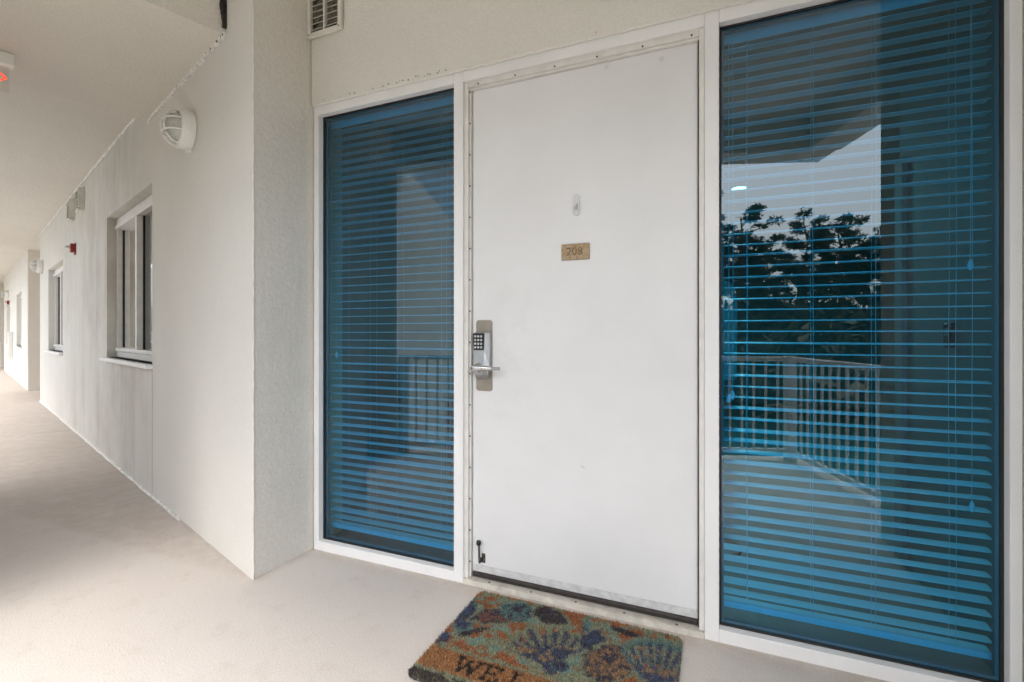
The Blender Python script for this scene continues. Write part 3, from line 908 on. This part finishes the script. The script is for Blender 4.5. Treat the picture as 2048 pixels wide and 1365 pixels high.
dup(bl, wp(18.6, 0, 2.46), RZ, 'tiny round wall light on the far corridor wall at the left edge')

def alarm(s, z, lab):
    t = thing('fire_alarm', lab, 'alarm', wp(s, 0, z), RZ, 'red fire alarm strobes')
    MB().box(-0.06, 0.06, 0.001, 0.012, -0.075, 0.075, 0.004).build('base_plate', M['red'], t)
    mb = MB().plate([(-0.052, -0.045), (0.052, -0.045), (0.052, 0.062), (-0.052, 0.062)], 0.0125, 0.052)
    mb.build('horn_body', M['red'], t)
    MB().box(-0.045, 0.035, 0.0525, 0.10, 0.005, 0.034, 0.006).build('strobe_lens', M['lens'], t)
    return t
al = alarm(5.72, 2.350, 'small dark red fire alarm strobe on the corridor wall under the vents')
dup(al, wp(18.3, 0, 2.18), RZ, 'tiny red fire alarm on the far corridor wall at the left edge')

# meter box on far wall
t = thing('meter_box', 'pale narrow utility box low on the far corridor wall', 'box', wp(16.9, 0, 0.55), RZ)
MB().box(-0.18, 0.18, 0.001, 0.09, 0, 0.75, 0.01).build('case', M['plastic'], t)
MB().box(-0.14, 0.14, 0.0905, 0.10, 0.05, 0.70, 0.004).build('cover', M['stop'], t)

# exit sign hanging from the beam
ex = thing('exit_sign', 'exit sign with clear panel and red letters hanging at the upper left edge', 'sign', wp(1.57, 0.765, ZB), RZ + R(90))
# local x runs out from the wall, local y faces along the corridor away from the door
MB().box(0.0, 0.33, -0.03, 0.03, -0.075, -0.002, 0.005).build('housing', M['plastic'], ex)
MB().poly([(0.022, 0, -0.235), (0.31, 0, -0.235), (0.31, 0, -0.0755), (0.022, 0, -0.0755)]).build('sign_panel', M['acrylic'], ex)
tm = text_mesh('EXIT', 0.115, 'exit_letters', M['exit_red'], 0.0006)
tm.transform(Matrix.Rotation(R(180), 4, 'Z'))
e_ = link('exit_letters', tm, ex); e_.location = (0.205, 0.0045, -0.150)
mb = MB().plate([(0.030, -0.150), (0.052, -0.172), (0.062, -0.172), (0.045, -0.150), (0.062, -0.128), (0.052, -0.128)], 0.0035, 0.0050)
mb.build('arrow', M['exit_red'], ex)

# ------------------------------------------------------------------ doormat
def seg_dist(px, py, a, b):
    ax, ay = a; bx, by = b
    dx, dy = bx - ax, by - ay
    t = np.clip(((px - ax) * dx + (py - ay) * dy) / (dx * dx + dy * dy), 0, 1)
    return np.hypot(px - ax - t * dx, py - ay - t * dy)
def vnoise(u, v, f, seed):
    r = np.random.default_rng(seed).random((64, 64))
    x, y = u * f, v * f
    i, j = np.floor(x).astype(int), np.floor(y).astype(int)
    fx, fy = x - i, y - j
    fx, fy = fx * fx * (3 - 2 * fx), fy * fy * (3 - 2 * fy)
    g = lambda a, b: r[a % 64, b % 64]
    return (g(i, j) * (1 - fx) + g(i + 1, j) * fx) * (1 - fy) + (g(i, j + 1) * (1 - fx) + g(i + 1, j + 1) * fx) * fy
LET = {'W': [(0, 1, .25, 0), (.25, 0, .5, .85), (.5, .85, .75, 0), (.75, 0, 1, 1), (-.08, 1, .14, 1), (.86, 1, 1.08, 1), (.42, .85, .58, .85)],
       'E': [(.2, 0, .2, 1), (.05, 1, .9, 1), (.05, 0, .9, 0), (.2, .5, .65, .5), (.9, 1, .9, .8), (.9, 0, .9, .2), (.65, .4, .65, .6)],
       'L': [(.2, 0, .2, 1), (.02, 1, .4, 1), (.02, 0, .85, 0), (.85, 0, .85, .25)],
       'C': [(.9, .78, .72, .97), (.72, .97, .4, 1), (.4, 1, .15, .8), (.15, .8, .08, .5), (.08, .5, .15, .2), (.15, .2, .4, 0), (.4, 0, .72, .03), (.72, .03, .9, .22)],
       'O': [(.5, 1, .18, .85), (.18, .85, .05, .5), (.05, .5, .18, .15), (.18, .15, .5, 0), (.5, 0, .82, .15), (.82, .15, .95, .5), (.95, .5, .82, .85), (.82, .85, .5, 1)],
       'M': [(.1, 0, .15, 1), (.15, 1, .5, .1), (.5, .1, .85, 1), (.85, 1, .9, 0), (0, 0, .22, 0), (.78, 0, 1, 0)]}
MU, MV = 0.928, 0.626
def matcol(u, v):
    jr = np.random.default_rng(5); jw = np.where((v > .43) & (v < .57), .0015, .0040); u = u + (vnoise(u, v, 110, 1) - .5) * .010 + jr.normal(size=u.shape) * jw
    v = v + (vnoise(u, v, 110, 2) - .5) * .010 + jr.normal(size=u.shape) * jw
    rust = np.array([0.24, 0.085, 0.035]); rust2 = np.array([0.28, 0.12, 0.05]); sage = np.array([0.17, 0.19, 0.125])
    teal = np.array([0.075, 0.155, 0.145]); navy = np.array([0.022, 0.028, 0.052]); blue = np.array([0.027, 0.05, 0.105]); dark = np.array([0.025, 0.024, 0.026])
    sh = u.shape + (3,)
    n1 = vnoise(u * .8 + v * .6, v - u * .5, 24, 3) * .55 + vnoise(u, v, 60, 4) * .45
    col = np.where((n1 > .5)[..., None], sage, rust) * np.ones(sh)
    n2 = vnoise(u, v, 30, 5)
    def put(mask, c):
        nonlocal col
        col = np.where(mask[..., None], c, col)
    put((n1 > .58) & (n2 > .62), teal * .9 + sage * .4)
    def blob(cx, cy, a, b, rot, c1, c2, edge=None):
        x = (u - cx) * math.cos(rot) + (v - cy) * math.sin(rot); y = -(u - cx) * math.sin(rot) + (v - cy) * math.cos(rot)
        d = np.hypot(x / a, y / b) + (vnoise(u, v, 45, 6) - .5) * .35
        if edge is not None: put(d < 1.18, edge)
        put(d < 1.0, c1)
        put((d < 0.92) & (vnoise(x, y, 95, 8) > .5), c2)
    def scallop(hx, hy, r, a0, spread, c1, c2, c3):
        dx, dy = u - hx, v - hy
        rr = np.hypot(dx, dy); a = np.arctan2(dy, dx) - a0
        a = (a + np.pi) % (2 * np.pi) - np.pi
        edge = r * (1 + .05 * np.cos(a / spread * 9 * np.pi)) * np.sqrt(np.clip(1 - .35 * (a / spread) ** 2, 0, 1))
        inside = (rr < edge) & (np.abs(a) < spread)
        put((rr < edge * 1.12) & (np.abs(a) < spread * 1.1), c3)
        rib = np.cos(a / spread * 8 * np.pi)
        mot = vnoise(u, v, 60, 9)
        put(inside & (rib > -.2), c1); put(inside & (rib <= -.2), c2)
        put(inside & (rib > .1) & (mot > .66), rust2)
        put(inside & (rr < r * .55) & (mot < .62), c1)
        put(np.hypot(dx, dy) < r * .14, c1)
    blob(.025, .20, .045, .13, -.35, blue, navy, teal)
    blob(.02, .385, .03, .035, 0, blue, navy)
    blob(.175, .155, .13, .055, -.55, navy, rust * .5 + navy * .5, sage)
    blob(.235, .10, .075, .06, 0, navy, teal, teal)
    blob(.375, .075, .085, .055, .35, navy, dark, sage)
    blob(.12, .30, .07, .018, -.8, navy, dark)
    scallop(.485, .385, .235, -2.05, .95, navy * .7 + blue * .4, sage * .9, sage)
    blob(.515, .365, .03, .028, 0, navy, blue, teal)
    blob(.545, .09, .018, .06, -.2, teal, blue)
    blob(.60, .195, .055, .10, -.2, blue, navy, sage)
    blob(.675, .275, .085, .115, .2, navy, rust2 * .6 + sage * .3, sage)
    blob(.70, .06, .06, .02, .2, navy, dark)
    scallop(.86, .39, .30, -1.62, .55, blue * .8 + navy * .3, sage * .85 + teal * .2, teal)
    coir = np.array([0.235, 0.105, 0.042])
    band = (v > .43) & (v < .57)
    put(band, coir)
    put(np.abs(v - .437) < .0075, sage); put(np.abs(v - .566) < .0075, sage)
    lowm = v > .574
    put(lowm, np.where((vnoise(u, v, 38, 12) > .45)[..., None], dark * 1.2, sage * .7))
    ink = np.zeros(u.shape, bool)
    for i, ch in enumerate('WELCOME'):
        cx = .150 + .1075 * i; w = .070 if ch not in 'WM' else .088
        lx = (u - cx) ; lz = (.537 - v)
        for s in LET[ch]:
            th_ = .0052 if abs(s[0] - s[2]) > .3 and s[1] == s[3] else .0068
            d = seg_dist(lx, lz, (s[0] * w, s[1] * .075), (s[2] * w, s[3] * .075))
            ink |= d < th_
    col = col * .86 + np.array([0.17, 0.125, 0.085]) * .14
    put(ink, np.array([0.022, 0.018, 0.016]))
    return col
def in_mat(u, v):
    r = .035
    qx = np.abs(u - MU / 2) - (MU / 2 - r); qy = np.abs(v - MV / 2) - (MV / 2 - r)
    return np.hypot(np.maximum(qx, 0), np.maximum(qy, 0)) + np.minimum(np.maximum(qx, qy), 0) - r
gx, gy = 330, 222
uu, vv = np.meshgrid(np.linspace(0, MU, gx), np.linspace(0, MV, gy))
sd = in_mat(uu, vv)
hz_ = 0.011 + 0.004 * (vnoise(uu, vv, 150, 20) - .5) + 0.003 * (rng.random(uu.shape) - .5)
hz_ = np.where(sd > -.004, 0.004, hz_)
cols = matcol(uu, vv) * (0.65 + 0.85 * rng.random(uu.shape))[..., None]
verts = np.stack([uu, -vv, hz_], -1).reshape(-1, 3)
idx = np.arange(gx * gy).reshape(gy, gx)
q = np.stack([idx[:-1, :-1], idx[1:, :-1], idx[1:, 1:], idx[:-1, 1:]], -1).reshape(-1, 4)
keep = (sd.reshape(-1)[q] < 0.0).all(1)
me = bpy.data.meshes.new('mat_base')
me.from_pydata(verts.tolist(), [], q[keep].tolist())
ca = me.color_attributes.new('col', 'FLOAT_COLOR', 'POINT')
ca.data.foreach_set('color', np.concatenate([cols.reshape(-1, 3), np.ones((gx * gy, 1))], 1).astype(np.float32).ravel())
me.materials.append(M['coir'])
mt = thing('doormat', 'coir doormat with blue seashells and the word WELCOME before the door', 'doormat', (-1.048, 2.090, 0.0015))
mo = link('mat_base', me, mt)
MB().box(0.012, MU - 0.012, -MV + 0.012, -0.012, 0.0, 0.0035).build('backing', M['sweep'], mt)
# fibres
nf = 90000
fu, fv = rng.random(nf) * MU, rng.random(nf) * MV
ok = in_mat(fu, fv) < rng.random(nf) * .004 - .002
fu, fv = fu[ok], fv[ok]; nf = len(fu)
fc = matcol(fu, fv) * (0.25 + 2.0 * rng.random(nf) ** 1.3)[:, None]
straw = rng.random(nf) < .04
fc[straw] = np.array([0.36, 0.27, 0.15]) * (0.7 + .5 * rng.random((straw.sum(), 1)))
an = rng.random(nf) * 2 * np.pi; ln = .004 + .007 * rng.random(nf); wd_ = .0008 + .0008 * rng.random(nf)
lift = .003 + .0055 * rng.random(nf)
b0 = np.stack([fu, -fv, np.full(nf, .0095)], 1)
dv = np.stack([np.cos(an) * ln, np.sin(an) * ln, lift], 1)
sv = np.stack([-np.sin(an) * wd_, np.cos(an) * wd_, np.zeros(nf)], 1)
vv_ = np.stack([b0 - sv, b0 + sv, b0 + dv], 1).reshape(-1, 3)
fm = bpy.data.meshes.new('mat_fibres')
fm.from_pydata(vv_.tolist(), [], np.arange(nf * 3).reshape(-1, 3).tolist())
ca = fm.color_attributes.new('col', 'FLOAT_COLOR', 'POINT')
ca.data.foreach_set('color', np.concatenate([np.repeat(fc, 3, 0), np.ones((nf * 3, 1))], 1).astype(np.float32).ravel())
fm.materials.append(M['coir'])
fo = link('mat_fibres', fm, mt); fo['kind'] = 'stuff'

# ------------------------------------------------------------------ behind the camera: railings, trees, buildings (seen in the glass)
def railing(lab, p0, p1, post0=True):
    p0, p1 = Vector(p0), Vector(p1)
    L_ = (p1 - p0).length; rz = math.atan2((p1 - p0).y, (p1 - p0).x)
    t = thing('railing', lab, 'railing', p0, rz)
    MB().box(0.0, L_, -0.028, 0.028, 0.985, 1.03, 0.006).build('top_rail', M['rail'], t)
    MB().box(0.0, L_, -0.02, 0.02, 0.075, 0.115, 0.004).build('bottom_rail', M['rail'], t)
    if post0: MB().box(-0.05, 0.045, -0.045, 0.045, 0.002, 1.035, 0.004).build('post', M['rail'], t)
    MB().box(L_ - 0.045, L_ + 0.05, -0.046, 0.046, 0.002, 1.036, 0.004).build('post', M['rail'], t)
    pm = MB().box(-0.0095, 0.0095, -0.0095, 0.0095, 0.1155, 0.9845).mesh('picket', M['rail'])
    n = int(L_ / 0.112)
    for k in range(1, n):
        s = link('picket', pm, t); s.location = (L_ * k / n, 0, 0)
    return t
PP = wp(S_POST, RAILOFF)
railing('white picket railing along the walkway edge, facing the door', PP, wp(s_core - 0.06, RAILOFF))
railing('white picket railing closing the end of the walkway', PP - N * 0.10, wp(S_POST, 0.06), False)
railing('white picket railing along the far part of the walkway', wp(s_core + 2.77, RAILOFF), wp(28, RAILOFF))

# grey wing across the yard
wing = thing('building_wing', 'grey stucco building wing across the yard seen in the left window', 'building', (-8.6, -5.2, -3.2), R(0))
MB().box(-5, 4.6, -4, 0, 0, 14).build('wall', M['stucco_wing'], wing)
MB().box(-5.02, 4.62, -4.02, 0.04, 6.2, 6.42).build('floor_band', M['stucco_far'], wing)

wb = thing('white_building', 'white building with a blue window mirrored in the nearest sliding window', 'building', wp(22.0, 3.2, -3.2), RZ)
MB().box(0, 12, 0, 7, 0, 7.2).build('wall', M['stucco_far'], wb)
MB().box(-0.03, -0.003, 0.9, 2.6, 4.5, 5.6).build('window', M['room'], wb)
MB().box(-0.06, -0.031, 0.8, 2.7, 4.42, 4.495).build('window_sill', M['plastic'], wb)

def pine(seed, hgt):
    r = random.Random(seed); rr = np.random.default_rng(seed)
    me_t = MB()
    bend = [Vector((0, 0, 0))]
    for i in range(1, 9):
        bend.append(Vector((r.uniform(-.12, .12) * i * .35, r.uniform(-.12, .12) * i * .35, hgt * i / 8)))
    me_t.tube(bend, 0.20, 8, r_end=0.05)
    tris = []
    cl = []
    for k in range(22):
        f = 0.56 + 0.44 * (k + .5) / 22
        a = r.uniform(0, 6.28)
        reach = (0.5 + 2.0 * math.sin(math.pi * min(1, (f - .42) / .64)) ** .8) * r.uniform(.45, 1.05)
        i = min(7, int(f * 8)); base = bend[i].lerp(bend[min(8, i + 1)], f * 8 - i)
        tip = base + Vector((math.cos(a) * reach, math.sin(a) * reach, r.uniform(.1, .9)))
        me_t.tube([base, base.lerp(tip, .5) + Vector((0, 0, -.12)), tip], 0.045, 5, r_end=0.012)
        for q in range(4):
            cl.append((base.lerp(tip, r.uniform(.55, 1.05)), r.uniform(.28, .55)))
    for c, s in cl:
        n = 60
        d = rr.normal(size=(n, 3)); d /= np.linalg.norm(d, axis=1)[:, None]
        d[:, 2] *= .55
        p = np.array(c) + d * s * (rr.random((n, 1)) ** .5)
        e1 = rr.normal(size=(n, 3)) * .09; e2 = rr.normal(size=(n, 3)) * .05 + d * .12
        tris.append(np.stack([p - e1 * .5, p + e1 * .5, p + e2 * 1.6], 1))
    tv = np.concatenate(tris).reshape(-1, 3)
    cm = bpy.data.meshes.new('crown')
    cm.from_pydata(tv.tolist(), [], np.arange(len(tv)).reshape(-1, 3).tolist())
    cm.materials.append(M['needles'])
    return me_t.mesh('trunk', M['bark'], True), cm
pines = [pine(3 + k, h) for k, h in enumerate((12.1, 13.0, 11.2))]
k = 0
for row, (dist, n) in enumerate(((36, 11), (44, 15), (54, 17))):
    for i in range(n):
        a = R(-26 + 40 * (i + random.uniform(.2, .8)) / n)        # bearing from -Y, to the right of the door's view
        d_ = dist + random.uniform(-3, 3)
        p = (-math.sin(a) * d_, -math.cos(a) * d_, -3.2)
        t = thing('pine_tree', 'tall slender pine beyond the railing, mirrored in the right window', 'tree', p, random.uniform(0, 6.28), 'pines beyond the railing')
        sc = random.uniform(.88, 1.12)
        t.scale = (sc, sc, sc)
        tm_, cm_ = pines[k % 3]; k += 1
        link('trunk', tm_, t); link('crown', cm_, t)
# undergrowth
nb = 60000
aa = np.radians(-70 + 90 * rng.random(nb)); dd = 14 + 47 * rng.random(nb) ** .8
hh = np.clip((dd - 4) / 26, .25, 1.15) * (3.4 + 3.6 * vnoise(aa * 4 + 9, dd * .12, 2.2, 31)) * rng.random(nb) ** .6
p = np.stack([-np.sin(aa) * dd, -np.cos(aa) * dd, -3.2 + hh], 1)
e1 = rng.normal(size=(nb, 3)) * .28; e2 = rng.normal(size=(nb, 3)) * .22
tv = np.stack([p - e1, p + e1, p + e2 * 2], 1).reshape(-1, 3)
um = bpy.data.meshes.new('undergrowth'); um.from_pydata(tv.tolist(), [], np.arange(len(tv)).reshape(-1, 3).tolist())
um.materials.append(M['bush'])
u_ = link('undergrowth', um); u_['kind'] = 'stuff'
tag(u_, 'dark green undergrowth below the pines beyond the railing', 'undergrowth')
